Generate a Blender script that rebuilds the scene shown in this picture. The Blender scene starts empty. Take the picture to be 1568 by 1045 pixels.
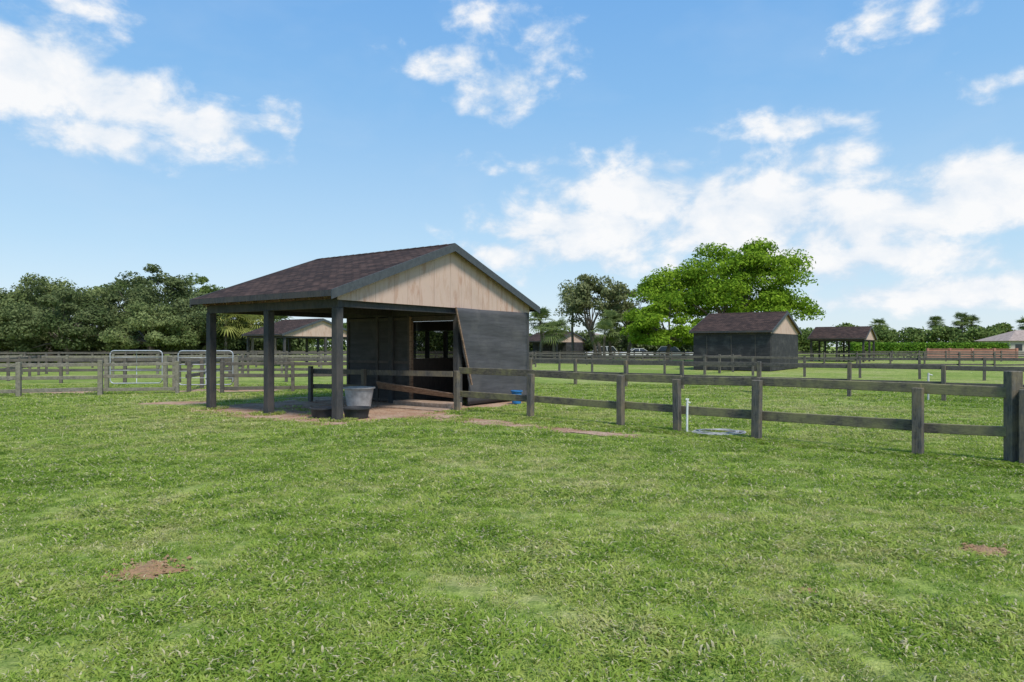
import bpy, math, random
import numpy as np
from mathutils import Vector, Matrix, noise as mnoise

scene = bpy.context.scene
R = math.radians

# ------------------------------------------------------------------ materials
def newmat(name):
    m = bpy.data.materials.new(name); m.use_nodes = True
    nt = m.node_tree; nt.nodes.clear()
    return m, nt
class N:
    def __init__(s, nt): s.nt = nt
    def node(s, t, **kw):
        n = s.nt.nodes.new(t)
        for k, v in kw.items(): setattr(n, k, v)
        return n
    def link(s, a, b): s.nt.links.new(a, b)
    def setin(s, sock, v):
        if isinstance(v, bpy.types.NodeSocket): s.link(v, sock)
        elif v is not None: sock.default_value = v
    def math(s, op, a, b=None, c=None, clamp=False):
        n = s.node('ShaderNodeMath', operation=op, use_clamp=clamp)
        s.setin(n.inputs[0], a); s.setin(n.inputs[1], b)
        if c is not None: s.setin(n.inputs[2], c)
        return n.outputs[0]
    def vmath(s, op, a, b=None, c=None):
        n = s.node('ShaderNodeVectorMath', operation=op)
        s.setin(n.inputs[0], a); s.setin(n.inputs[1], b)
        if c is not None: s.setin(n.inputs[2], c)
        return n.outputs['Value'] if op in ('LENGTH','DOT_PRODUCT') else n.outputs[0]
    def noise(s, vec, scale, detail=4, rough=0.55, dist=0.0):
        n = s.node('ShaderNodeTexNoise')
        s.setin(n.inputs['Vector'], vec); n.inputs['Scale'].default_value = scale
        n.inputs['Detail'].default_value = detail; n.inputs['Roughness'].default_value = rough
        n.inputs['Distortion'].default_value = dist
        return n.outputs['Fac']
    def ramp(s, fac, stops):
        n = s.node('ShaderNodeValToRGB'); s.link(fac, n.inputs[0])
        e = n.color_ramp.elements
        while len(e) < len(stops): e.new(0.5)
        for i, (p, c) in enumerate(stops):
            e[i].position = p; e[i].color = (c[0], c[1], c[2], 1)
        return n.outputs[0]
    def mix(s, f, a, b, mode='MIX'):
        n = s.node('ShaderNodeMix', data_type='RGBA', blend_type=mode)
        s.setin(n.inputs[0], f)
        s.setin(n.inputs[6], a if isinstance(a, bpy.types.NodeSocket) else (*a, 1))
        s.setin(n.inputs[7], b if isinstance(b, bpy.types.NodeSocket) else (*b, 1))
        return n.outputs[2]
    def mapr(s, v, a, b, c=0.0, d=1.0, smooth=False):
        n = s.node('ShaderNodeMapRange')
        if smooth: n.interpolation_type = 'SMOOTHSTEP'
        s.link(v, n.inputs[0])
        for i, x in enumerate((a, b, c, d)): n.inputs[i+1].default_value = x
        return n.outputs[0]
    def principled(s, col, rough=0.8, bump=None, bs=0.3, bd=0.02, metallic=0.0, spec=0.3):
        p = s.node('ShaderNodeBsdfPrincipled')
        s.setin(p.inputs['Base Color'], col if isinstance(col, bpy.types.NodeSocket) else (*col, 1))
        s.setin(p.inputs['Roughness'], rough)
        p.inputs['Metallic'].default_value = metallic
        p.inputs['Specular IOR Level'].default_value = spec
        if bump is not None:
            b = s.node('ShaderNodeBump'); b.inputs['Strength'].default_value = bs
            b.inputs['Distance'].default_value = bd
            s.link(bump, b.inputs['Height']); s.link(b.outputs[0], p.inputs['Normal'])
        return p.outputs[0]
    def out(s, sh):
        o = s.node('ShaderNodeOutputMaterial'); s.link(sh, o.inputs[0])

def pos_node(n): return n.node('ShaderNodeNewGeometry').outputs['Position']
def obj_node(n): return n.node('ShaderNodeTexCoord').outputs['Object']

def grass_color(n, P):
    flat = n.vmath('MULTIPLY', P, (1, 1, 0))
    a = n.noise(flat, 0.16, 2, 0.5)
    b = n.noise(flat, 1.3, 4, 0.7)
    v = n.math('ADD', n.math('MULTIPLY', a, 0.55), n.math('MULTIPLY', b, 0.65))
    c = n.ramp(v, [(0.48, (0.185, 0.285, 0.038)), (0.56, (0.30, 0.405, 0.068)), (0.63, (0.41, 0.465, 0.12)), (0.72, (0.53, 0.50, 0.22))])
    cl = n.noise(flat, 3.4, 3, 0.65, 0.4)       # darker clumps of coarse grass and clover
    return n.mix(n.mapr(cl, 0.51, 0.60, 0.0, 0.62), c, (0.115, 0.225, 0.028))

def mat_ground():
    m, nt = newmat('lawn'); n = N(nt); P = pos_node(n)
    col = grass_color(n, P)
    flat = n.vmath('MULTIPLY', P, (1, 1, 0))
    fine = n.noise(flat, 38, 2, 0.7)
    mid = n.noise(flat, 5, 6, 0.8)
    c2 = n.mix(n.mapr(fine, 0.35, 0.65), n.mix(0.5, col, (0.075, 0.10, 0.022)), n.mix(0.25, col, (0.44, 0.42, 0.20)))
    c2 = n.mix(n.mapr(mid, 0.40, 0.58, 0.55, 0.0), c2, (0.11, 0.155, 0.034))
    n.out(n.principled(c2, 0.95, n.math('ADD', fine, mid), 0.6, 0.06, spec=0.05)); return m

def mat_blade():
    m, nt = newmat('grass_blade'); n = N(nt)
    g = n.node('ShaderNodeNewGeometry'); P = g.outputs['Position']; rnd = g.outputs['Random Per Island']
    col = grass_color(n, P)
    oi = n.node('ShaderNodeObjectInfo').outputs['Random']
    col = n.mix(n.mapr(oi, 0.5, 1.0, 0.0, 0.5), col, (0.13, 0.25, 0.03))
    col = n.mix(n.mapr(rnd, 0.0, 1.0, 0.0, 0.36), col, (0.52, 0.62, 0.14))
    col = n.mix(n.mapr(rnd, 0.86, 0.88), col, (0.68, 0.60, 0.38))
    d = n.node('ShaderNodeBsdfDiffuse'); n.link(col, d.inputs[0])
    t = n.node('ShaderNodeBsdfTranslucent'); n.link(col, t.inputs[0])
    mx = n.node('ShaderNodeMixShader'); mx.inputs[0].default_value = 0.42
    n.link(d.outputs[0], mx.inputs[1]); n.link(t.outputs[0], mx.inputs[2])
    n.out(mx.outputs[0]); return m

def mat_leaf(name, dark, light, nscale=0.6):
    m, nt = newmat(name); n = N(nt)
    g = n.node('ShaderNodeNewGeometry'); P = g.outputs['Position']; rnd = g.outputs['Random Per Island']
    nz = n.noise(P, nscale, 3, 0.6)
    v = n.math('ADD', n.math('MULTIPLY', n.mapr(nz, 0.35, 0.65), 0.72), n.math('MULTIPLY', rnd, 0.28))
    col = n.mix(v, dark, light)
    d = n.node('ShaderNodeBsdfDiffuse'); n.link(col, d.inputs[0])
    t = n.node('ShaderNodeBsdfTranslucent'); n.link(n.mix(0.3, col, light), t.inputs[0])
    mx = n.node('ShaderNodeMixShader'); mx.inputs[0].default_value = 0.28
    n.link(d.outputs[0], mx.inputs[1]); n.link(t.outputs[0], mx.inputs[2])
    n.out(mx.outputs[0]); return m

def mat_wood(name, base, dark, lichen=None, grain=(3, 3, 3), rough=0.85, amount=0.5, bs=0.3):
    m, nt = newmat(name); n = N(nt); P = pos_node(n)
    g = n.noise(n.vmath('MULTIPLY', P, grain), 3, 5, 0.75)
    col = n.mix(n.mapr(g, 0.38, 0.62), dark, base)
    if lichen:
        l = n.noise(P, 1.3, 6, 0.75)
        col = n.mix(n.math('MULTIPLY', n.mapr(l, 0.42, 0.60), amount), col, lichen)
    n.out(n.principled(col, rough, g, bs, 0.01, spec=0.25)); return m

def mat_plain(name, c, rough=0.6, metallic=0.0, var=0.15, scale=8, spec=0.4):
    m, nt = newmat(name); n = N(nt); P = obj_node(n)
    g = n.noise(P, scale, 4, 0.6)
    col = n.mix(n.mapr(g, 0.35, 0.65), tuple(x*(1-var) for x in c), tuple(min(1, x*(1+var)) for x in c))
    n.out(n.principled(col, rough, metallic=metallic, spec=spec)); return m

def mat_shingle():
    m, nt = newmat('asphalt_shingle'); n = N(nt)
    O = obj_node(n)
    sx = n.node('ShaderNodeSeparateXYZ'); n.link(O, sx.inputs[0])
    cx = n.node('ShaderNodeCombineXYZ'); n.link(sx.outputs[1], cx.inputs[0]); n.link(n.math('MULTIPLY', sx.outputs[2], 3.02), cx.inputs[1])
    br = n.node('ShaderNodeTexBrick'); n.link(cx.outputs[0], br.inputs[0])
    br.inputs['Color1'].default_value = (0.105, 0.064, 0.050, 1); br.inputs['Color2'].default_value = (0.024, 0.016, 0.014, 1)
    br.inputs['Mortar'].default_value = (0.008, 0.006, 0.005, 1)
    br.inputs['Scale'].default_value = 1.0; br.inputs['Mortar Size'].default_value = 0.016
    br.inputs['Brick Width'].default_value = 0.3; br.inputs['Row Height'].default_value = 0.145
    nz = n.noise(O, 60, 3, 0.7); big = n.noise(O, 0.8, 4, 0.6)
    col = n.mix(n.mapr(nz, 0.35, 0.65, 0, 0.3), br.outputs[0], (0.10, 0.07, 0.057))
    col = n.mix(n.mapr(big, 0.4, 0.65, 0, 0.4), col, (0.024, 0.018, 0.016))
    n.out(n.principled(col, 0.9, br.outputs['Fac'], 0.5, -0.012, spec=0.1)); return m

def mat_gable():
    m, nt = newmat('gable_plywood'); n = N(nt)
    O = obj_node(n)
    sx = n.node('ShaderNodeSeparateXYZ'); n.link(O, sx.inputs[0])
    st = n.noise(n.vmath('MULTIPLY', O, (3.2, 1, 0.6)), 1.7, 7, 0.72, 0.5)
    bl = n.noise(O, 1.1, 4, 0.6)
    wn = n.node('ShaderNodeTexWhiteNoise', noise_dimensions='1D')
    wx = n.math('ADD', sx.outputs[0], n.math('MULTIPLY', n.math('SINE', n.math('MULTIPLY', sx.outputs[0], 2.7)), 0.09))
    n.link(n.math('FLOOR', n.math('DIVIDE', wx, 0.56)), wn.inputs['W'])
    col = n.mix(n.mapr(st, 0.36, 0.52), (0.42, 0.245, 0.17), (0.56, 0.405, 0.325))
    col = n.mix(n.mapr(bl, 0.5, 0.7, 0, 0.35), col, (0.43, 0.33, 0.275))
    col = n.mix(n.mapr(wn.outputs[0], 0, 1, 0, 0.4), col, (0.59, 0.435, 0.35))
    fr = n.math('FRACT', n.math('DIVIDE', wx, 0.56))
    seam = n.math('LESS_THAN', fr, 0.022)
    col = n.mix(n.math('MULTIPLY', seam, 0.45), col, (0.18, 0.10, 0.08))
    n.out(n.principled(col, 0.85, st, 0.15, 0.01, spec=0.2)); return m

def mat_screen(name, col, alpha, see=True):
    m, nt = newmat(name); n = N(nt); O = obj_node(n)
    w = n.noise(n.vmath('MULTIPLY', O, (0.6, 0.6, 5)), 2.0, 4, 0.6)
    w2 = n.noise(O, 1.6, 4, 0.6)
    c = n.mix(n.mapr(w, 0.35, 0.65), tuple(x*0.82 for x in col), tuple(x*1.18 for x in col))
    c = n.mix(n.mapr(w2, 0.5, 0.75, 0, 0.45), c, (0.145, 0.135, 0.125))
    p = n.principled(c, 0.75, w, 0.5, 0.02, spec=0.2)
    if see:
        t = n.node('ShaderNodeBsdfTransparent'); mx = n.node('ShaderNodeMixShader'); mx.inputs[0].default_value = alpha
        n.link(p, mx.inputs[1]); n.link(t.outputs[0], mx.inputs[2]); p = mx.outputs[0]
    n.out(p); return m

def mat_dirt(name, a_, b_, c_):
    m, nt = newmat(name); n = N(nt); P = pos_node(n)
    a = n.noise(P, 1.4, 5, 0.7); b = n.noise(P, 16, 5, 0.75)
    col = n.mix(n.mapr(a, 0.38, 0.60), a_, b_)
    col = n.mix(n.mapr(b, 0.40, 0.66, 0, 0.7), col, c_)
    n.out(n.principled(col, 0.95, b, 0.9, 0.05, spec=0.05)); return m

M = {}
M['ground'] = mat_ground(); M['blade'] = mat_blade()
M['dirt'] = mat_dirt('loose_sandy_dirt', (0.38, 0.215, 0.135), (0.54, 0.39, 0.28), (0.24, 0.145, 0.09))
M['soil'] = mat_dirt('bare_soil', (0.38, 0.22, 0.12), (0.47, 0.32, 0.19), (0.20, 0.13, 0.07))
M['shingle'] = mat_shingle(); M['gable'] = mat_gable()
M['char'] = mat_wood('charcoal_painted_wood', (0.066, 0.066, 0.068), (0.038, 0.039, 0.041), (0.11, 0.09, 0.075), (8, 8, 1.5), amount=0.45)
M['inner'] = mat_wood('stall_inner_wood', (0.10, 0.088, 0.078), (0.055, 0.050, 0.046), (0.13, 0.10, 0.08), (8, 8, 1.5), amount=0.5)
M['fascia'] = mat_wood('slate_fascia_paint', (0.082, 0.092, 0.098), (0.058, 0.066, 0.072), None)
M['fence'] = mat_wood('weathered_fence_wood', (0.165, 0.140, 0.105), (0.062, 0.055, 0.046), (0.25, 0.225, 0.105), (2.5, 2.5, 14), amount=0.85, bs=0.6)
M['fence_post'] = mat_wood('weathered_post_wood', (0.140, 0.130, 0.118), (0.056, 0.053, 0.050), (0.24, 0.19, 0.11), (14, 14, 1.5), amount=0.65, bs=0.6)
M['fence_pale'] = mat_wood('pale_fence_wood', (0.27, 0.245, 0.20), (0.13, 0.12, 0.10), (0.23, 0.22, 0.13), amount=0.5)
M['fence_far'] = mat_wood('dark_paddock_wood', (0.135, 0.12, 0.105), (0.072, 0.066, 0.06), (0.19, 0.165, 0.12), amount=0.45)
M['lumber'] = mat_wood('raw_lumber', (0.32, 0.21, 0.14), (0.16, 0.10, 0.065), None, (2, 2, 8))
M['sill'] = mat_wood('muddy_sill_wood', (0.40, 0.30, 0.23), (0.24, 0.16, 0.11), None, (3, 3, 3))
M['decking'] = mat_wood('roof_decking', (0.26, 0.16, 0.095), (0.14, 0.085, 0.052), None, (6, 2, 2))
M['screen'] = mat_screen('shade_screen', (0.078, 0.076, 0.079), 0, False)
M['mesh'] = mat_screen('stall_mesh', (0.060, 0.056, 0.054), 0.05)
M['mesh_far'] = mat_screen('far_stall_mesh', (0.042, 0.040, 0.041), 0.03)
M['mesh_open'] = mat_screen('window_mesh', (0.030, 0.030, 0.029), 0.38)
M['metal'] = mat_plain('galvanized_pipe', (0.42, 0.44, 0.46), 0.45, 0.3, 0.15)
M['grey_plastic'] = mat_plain('grey_tub_plastic', (0.38, 0.38, 0.37), 0.6, 0, 0.25, 5)
M['rubber'] = mat_plain('black_rubber', (0.034, 0.034, 0.036), 0.6)
M['blue'] = mat_plain('blue_bucket_plastic', (0.03, 0.17, 0.42), 0.5)
M['pvc'] = mat_plain('white_pvc', (0.70, 0.70, 0.67), 0.5)
M['hose'] = mat_plain('grey_hose', (0.36, 0.36, 0.37), 0.6, spec=0.2)
M['bark'] = mat_wood('bark', (0.20, 0.17, 0.14), (0.09, 0.075, 0.06), None, (6, 6, 1.5))
M['leaf_bright'] = mat_leaf('poinciana_leaf', (0.065, 0.15, 0.012), (0.30, 0.43, 0.04), 0.5)
M['leaf_oak'] = mat_leaf('oak_leaf', (0.050, 0.078, 0.026), (0.20, 0.235, 0.10), 0.3)
M['leaf_oak2'] = mat_leaf('oak_leaf_light', (0.08, 0.115, 0.035), (0.26, 0.30, 0.12), 0.35)
M['leaf_grey'] = mat_leaf('greygreen_leaf', (0.09, 0.12, 0.04), (0.28, 0.29, 0.14), 0.6)
M['leaf_far'] = mat_leaf('far_leaf', (0.06, 0.10, 0.03), (0.22, 0.28, 0.08), 0.2)
M['leaf_palm'] = mat_leaf('palm_leaf', (0.08, 0.13, 0.035), (0.25, 0.30, 0.11), 1.0)
M['leaf_gold'] = mat_leaf('gold_palm_leaf', (0.15, 0.19, 0.04), (0.42, 0.42, 0.13), 1.0)
M['leaf_hedge'] = mat_leaf('hedge_leaf', (0.07, 0.17, 0.02), (0.24, 0.38, 0.05), 0.5)
M['redwall'] = mat_plain('salmon_painted_wall', (0.42, 0.19, 0.135), 0.8, 0, 0.15, 1)
M['stucco'] = mat_plain('stucco', (0.45, 0.40, 0.34), 0.9, 0, 0.1, 2)
M['roofgrey'] = mat_plain('tan_roof', (0.32, 0.25, 0.21), 0.9, 0, 0.2, 2)
M['carwhite'] = mat_plain('white_car_paint', (0.62, 0.63, 0.64), 0.3, 0, 0.02)
M['carsilver'] = mat_plain('silver_car_paint', (0.35, 0.37, 0.39), 0.3, 0.4, 0.02)
M['glass'] = mat_plain('car_glass', (0.02, 0.025, 0.03), 0.1, 0, 0.02, spec=0.6)
M['tire'] = mat_plain('tire', (0.02, 0.02, 0.02), 0.8)

# ------------------------------------------------------------------ mesh builder
class MB:
    def __init__(s): s.v = []; s.f = []; s.m = []
    def quadbox(s, c8, mi=0):
        b = len(s.v); s.v += [tuple(c) for c in c8]
        for f in ((0,3,2,1),(4,5,6,7),(0,1,5,4),(1,2,6,5),(2,3,7,6),(3,0,4,7)):
            s.f.append(tuple(b+i for i in f)); s.m.append(mi)
    def box(s, x0, x1, y0, y1, z0, z1, mi=0):
        s.quadbox([(x0,y0,z0),(x1,y0,z0),(x1,y1,z0),(x0,y1,z0),(x0,y0,z1),(x1,y0,z1),(x1,y1,z1),(x0,y1,z1)], mi)
    def beam(s, p1, p2, w, h, mi=0, taper=1.0, up=None):
        p1 = Vector(p1); p2 = Vector(p2); a = (p2-p1).normalized()
        z = Vector(up) if up else (Vector((0,0,1)) if abs(a.z) < 0.95 else Vector((0,1,0)))
        sd = a.cross(z).normalized()*w/2; u = sd.cross(a).normalized()*h/2
        c = [p1-sd-u, p1+sd-u, p1+sd+u, p1-sd+u]; d = [p2+(q-p1)*taper for q in c]
        s.quadbox(c+d, mi)
    def tube(s, pts, radii, seg=8, mi=0, closed=False, cap=True):
        pts = [Vector(p) for p in pts]; b = len(s.v); n = len(pts)
        if not hasattr(radii, '__len__'): radii = [radii]*n
        for i, p in enumerate(pts):
            if closed: t = pts[(i+1) % n]-pts[i-1]
            else: t = pts[min(i+1, n-1)]-pts[max(i-1, 0)]
            t.normalize(); ref = Vector((0,0,1)) if abs(t.z) < 0.9 else Vector((1,0,0))
            x = t.cross(ref).normalized(); y = t.cross(x).normalized()
            for k in range(seg):
                an = 2*math.pi*k/seg; q = p+(x*math.cos(an)+y*math.sin(an))*radii[i]; s.v.append(tuple(q))
        for i in range(n if closed else n-1):
            j = (i+1) % n
            for k in range(seg):
                k2 = (k+1) % seg
                s.f.append((b+i*seg+k, b+i*seg+k2, b+j*seg+k2, b+j*seg+k)); s.m.append(mi)
        if cap and not closed:
            s.f.append(tuple(b+k for k in range(seg))); s.m.append(mi)
            s.f.append(tuple(b+(n-1)*seg+k for k in reversed(range(seg)))); s.m.append(mi)
    def lathe(s, prof, seg=28, mi=0):
        b = len(s.v)
        for r, z in prof:
            for k in range(seg):
                an = 2*math.pi*k/seg; s.v.append((r*math.cos(an), r*math.sin(an), z))
        for i in range(len(prof)-1):
            for k in range(seg):
                k2 = (k+1) % seg
                s.f.append((b+i*seg+k, b+i*seg+k2, b+(i+1)*seg+k2, b+(i+1)*seg+k)); s.m.append(mi)
    def poly(s, pts, mi=0):
        b = len(s.v); s.v += [tuple(p) for p in pts]; s.f.append(tuple(range(b, b+len(pts)))); s.m.append(mi)
    def prism(s, pts, off, mi=0):
        b = len(s.v); n = len(pts); off = Vector(off)
        s.v += [tuple(p) for p in pts] + [tuple(Vector(p)+off) for p in pts]
        s.f.append(tuple(range(b, b+n))); s.m.append(mi)
        s.f.append(tuple(reversed(range(b+n, b+2*n)))); s.m.append(mi)
        for i in range(n):
            j = (i+1) % n; s.f.append((b+i, b+i+n, b+j+n, b+j)); s.m.append(mi)
    def lump(s, x, y, z, r, rn, mi=0):
        b = len(s.v)
        for d in ((1,0,0),(0,1,0),(-1,0,0),(0,-1,0),(0,0,1),(0,0,-1)):
            q = r*rn.uniform(0.6, 1.3); s.v.append((x+d[0]*q, y+d[1]*q, z+d[2]*q*0.7))
        for f in ((0,1,4),(1,2,4),(2,3,4),(3,0,4),(1,0,5),(2,1,5),(3,2,5),(0,3,5)):
            s.f.append(tuple(b+i for i in f)); s.m.append(mi)
    def obj(s, name, mats, parent=None, smooth=False, bevel=0, loc=None):
        me = bpy.data.meshes.new(name); me.from_pydata(s.v, [], s.f)
        for mt in mats: me.materials.append(mt)
        me.polygons.foreach_set('material_index', s.m)
        if smooth: me.polygons.foreach_set('use_smooth', [True]*len(me.polygons))
        me.update()
        o = bpy.data.objects.new(name, me); scene.collection.objects.link(o)
        if parent: o.parent = parent
        if loc: o.location = loc
        if bevel:
            bm = o.modifiers.new('bevel', 'BEVEL'); bm.width = bevel; bm.segments = 1
        return o
def empty(name, loc=(0,0,0), rz=0, sc=(1,1,1)):
    e = bpy.data.objects.new(name, None); scene.collection.objects.link(e)
    e.location = loc; e.rotation_euler = (0, 0, rz); e.scale = sc; e.empty_display_size = 0.3
    return e

# ------------------------------------------------------------------ ground
g = MB(); S = 1500
g.poly([(-S,-60,0),(S,-60,0),(S,S,0),(-S,S,0)])
g.obj('ground', [M['ground']])

ANG = R(54.9); CA, SA = math.cos(ANG), math.sin(ANG); OX, OY = -4.18, 16.35
def l2w(x, y): return (OX + x*CA - y*SA, OY + x*SA + y*CA)
def w2l(X, Y): dx, dy = X-OX, Y-OY; return (dx*CA+dy*SA, -dx*SA+dy*CA)

# ------------------------------------------------------------------ horse shelter
def shelter(loc, rot=ANG, zs=1.0, W=8.0, L=5.35, stall=(4.5, 8.0), kind='main'):
    root = empty('horse_shelter', (loc[0], loc[1], 0), rot, (1, 1, zs))
    ez, rz = 3.06, 4.66; ov = 0.42; ovr = 0.3; mid = W/2
    sl = (rz-ez)/(mid+ov)
    def rf(x): return rz - sl*abs(x-mid)
    b = MB(); t = 0.05
    for sgn in (-1, 1):
        xe = mid + sgn*(mid+ov)
        b.prism([(xe,-ovr,ez),(mid,-ovr,rz),(mid,-ovr,rz+t),(xe,-ovr,ez+t)], (0, L+2*ovr, 0), 0)
    k = -ovr-0.01
    while k < L+ovr-0.05:
        k2 = min(k+0.30, L+ovr+0.01)
        for sgn in (-1, 1):
            b.quadbox([(mid,k,rz+t+0.002),(mid+sgn*0.15,k,rz+t+0.002-0.15*sl),(mid+sgn*0.15,k2,rz+t+0.002-0.15*sl),(mid,k2,rz+t+0.002),
                       (mid,k,rz+t+0.022),(mid+sgn*0.15,k,rz+t+0.022-0.15*sl),(mid+sgn*0.15,k2,rz+t+0.012-0.15*sl),(mid,k2,rz+t+0.012)])
        k = k2
    b.obj('roof', [M['shingle']], root)
    b = MB()
    for sgn in (-1, 1):
        xe = mid + sgn*(mid+ov-0.02)
        b.prism([(xe,-ovr+.02,ez-0.03),(mid-sgn*0.002,-ovr+.02,rz-0.03),(mid-sgn*0.002,-ovr+.02,rz-0.006),(xe,-ovr+.02,ez-0.006)], (0, L+2*ovr-.04, 0), 0)
        nr = 10 if kind == 'main' else 6
        for i in range(nr):
            y = 0.1 + (L-0.2)*i/(nr-1)
            xs = mid+sgn*(mid+ov-0.1)
            b.beam((xs, y, ez-0.085+0.03*sl), (mid+sgn*0.03, y, rz-0.125), 0.05, 0.13, 0)
    b.obj('roof_decking', [M['decking']], root)
    b = MB(); fh = 0.21
    for yy in (-ovr-0.035, L+ovr+0.003):
        for sgn in (-1, 1):
            xe = mid+sgn*(mid+ov+0.03)
            ze = rf(xe)
            b.prism([(xe,yy,ze+t-fh),(mid,yy,rz+t-fh),(mid,yy,rz+t+0.012),(xe,yy,ze+t+0.012)], (0,0.032,0), 0)
    b.obj('rake_fascia', [M['fascia']], root)
    b = MB()
    for sgn in (-1, 1):
        xe = mid+sgn*(mid+ov+0.004)
        b.box(min(xe, xe+sgn*0.025), max(xe, xe+sgn*0.025), -ovr, L+ovr, ez-0.10, ez+0.045, 0)
    b.obj('eave_fascia', [M['char']], root)
    for nm, yy in (('front_gable', -0.128), ('rear_gable', L+0.105)):
        b = MB()
        z0 = 2.90
        b.prism([(-0.1,yy,z0),(W+0.1,yy,z0),(W+0.1,yy,rf(W+.1)-0.035),(mid,yy,rz-0.035),(-0.1,yy,rf(-.1)-0.035)], (0,0.02,0), 0)
        b.obj(nm, [M['gable']], root)
    k = 0; ph = 0.1
    xs = [0, stall[0] if stall and stall[0] > 1 else W/2, W]
    for x in xs:
        for y in (0, L/2, L):
            k += 1; b = MB(); b.box(x-ph, x+ph, y-ph, y+ph, -0.1, 2.72)
            b.obj('post_%d' % k, [M['char']], root, bevel=0.012)
    b = MB()
    for x in xs: b.box(x-0.07, x+0.07, -0.1, L+0.1, 2.72, 2.93)
    for y in (0, L/2, L):
        for (a, c) in ((xs[0]+.08, xs[1]-.08), (xs[1]+.08, xs[2]-.08)): b.box(a, c, y-0.04, y+0.04, 2.74, 2.92)
    b.obj('beams', [M['char']], root)
    if kind == 'main':
        sx = stall[0]
        b = MB()
        nx, nz = 24, 18; base = len(b.v)
        for j in range(nz+1):
            z = 0.06 + (2.90-0.06)*j/nz
            x0 = 4.78 + (4.02-4.78)*max(0, min(1, (z-0.7)/(2.2)))
            for i in range(nx+1):
                x = x0 + (7.96-x0)*i/nx
                bulge = -0.15 - 0.16*max(0, 1-(x-x0)/1.4)*(z/2.9) + 0.014*math.sin(z*9+x*1.3)+0.008*math.sin(x*5)
                b.v.append((x, bulge, z))
        for j in range(nz):
            for i in range(nx):
                a = base+j*(nx+1)+i; b.f.append((a, a+1, a+nx+2, a+nx+1)); b.m.append(0)
        o = b.obj('side_screen', [M['screen']], root, smooth=True)
        so = o.modifiers.new('s', 'SOLIDIFY'); so.thickness = 0.012
        b = MB(); b.beam((4.79,-0.30,0.65),(4.02,-0.33,2.9),0.035,0.05); b.obj('screen_edge_batten', [M['lumber']], root)
        b = MB(); b.box(7.93, 8.1, -0.12, 0.1, 0, 2.9); b.obj('corner_board', [M['char']], root)
        b = MB(); fr = MB()
        for (a, c) in ((1.98, 3.28), (3.36, 4.66)):
            b.box(sx-0.012, sx+0.012, a, c, 0.12, 2.7, 0)
        b.obj('stall_mesh_panels', [M['mesh']], root)
        for y in (1.88, 3.28, 4.66): fr.box(sx-0.05, sx+0.05, y, y+0.09, 0, 2.72, 0)
        for (a, c) in ((1.98, 3.27), (3.38, 4.65)):
            for z in (0.05, 1.25, 2.6): fr.box(sx-0.04, sx+0.04, a, c, z, z+0.08, 0)
        fr.box(sx-0.05, sx+0.05, 0.11, 1.87, 2.55, 2.70, 0)
        fr.obj('stall_frame', [M['inner']], root)
        b = MB(); b.box(sx-0.07, sx+0.03, 1.80, 1.877, 0.0, 2.70); b.obj('door_jamb', [M['lumber']], root)
        b = MB()
        for i in range(5):
            b.box(sx+0.055, sx+0.08, 1.9, 4.7, 0.06+0.24*i, 0.06+0.24*i+0.225, 0)
        b.obj('kick_boards', [M['inner']], root)
        b = MB(); b.box(W-0.01, W+0.01, 0.1, L-0.1, 1.35, 2.7); b.box(sx+0.1, W-0.1, L-0.51, L-0.49, 0.05, 2.7)
        b.obj('rear_mesh', [M['mesh_open']], root)
        b = MB()
        b.box(W-0.03, W+0.03, 0.1, L-0.1, 0, 1.33, 0)
        b.box(W-0.035, W+0.035, 0.1, L-0.1, 2.35, 2.71, 0)
        for y in (0.55, 1.0, 1.35, 1.9, 2.3, 3.4, 4.3): b.box(W-0.05, W+0.05, y, y+0.14, 1.34, 2.34, 0)
        for x in (5.6, 6.8): b.box(x, x+0.1, L-0.55, L-0.45, 0, 2.71, 0)
        b.box(sx+0.12, W-0.05, 2.2, 2.25, 0, 1.4)
        b.obj('rear_boards', [M['inner']], root)
        b = MB()
        b.beam((3.40,-0.72,1.03),(3.40,5.2,0.98),0.05,0.15,0)
        b.beam((3.40,2.7,0.55),(3.40,5.2,0.50),0.05,0.14,0)
        b.box(3.27,3.37,5.1,5.24,0,1.15); b.box(3.27,3.37,2.64,2.76,0,1.1)
        b.obj('stall_railing', [M['fence_post']], root)
        b = MB(); b.beam((3.66,2.45,0.62),(3.56,-0.65,0.42),0.05,0.24,0,taper=0.6,up=(-0.6,0,1)); b.obj('leaning_board', [M['lumber']], root)
        b = MB(); b.box(3.75,4.40,-0.25,1.9,0.0,0.16,0); b.box(3.1,3.72,-0.5,2.2,0,0.05,0); b.obj('door_sill', [M['sill']], root, bevel=0.01)
    elif kind == 'closed':
        x0, x1 = stall
        b = MB()
        b.box(x0-0.13, x0-0.11, -0.1, L+0.1, 0.05, 2.72); b.box(x0+0.02, x1+.1, -0.125, -0.105, 0.05, 2.89)
        b.box(x1+0.11, x1+0.13, -0.1, L+0.1, 0.05, 2.72); b.box(x0+.02, x1+.1, L+0.105, L+0.125, 0.05, 2.89)
        b.obj('stall_screens', [M['mesh_far']], root)
        b = MB()
        for y in (0.9, 2.6, 4.4): b.box(x0-0.16, x0-0.135, y, y+0.07, 0, 2.72)
        b.box(x0-0.16, x0-0.135, -0.1, L+0.1, 1.1, 1.17)
        b.obj('stall_frame', [M['inner']], root)
    return root
shelter((OX, OY))
shelter((18.1, 48.0), zs=0.93, stall=(0.0, 8.0), kind='closed')
shelter((38.6, 75.0), zs=0.86, kind='open')
shelter((6.1, 93.0), zs=0.80, stall=(2.5, 8.0), kind='closed')
shelter((-20.0, 60.0), zs=0.92, kind='open')

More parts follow.
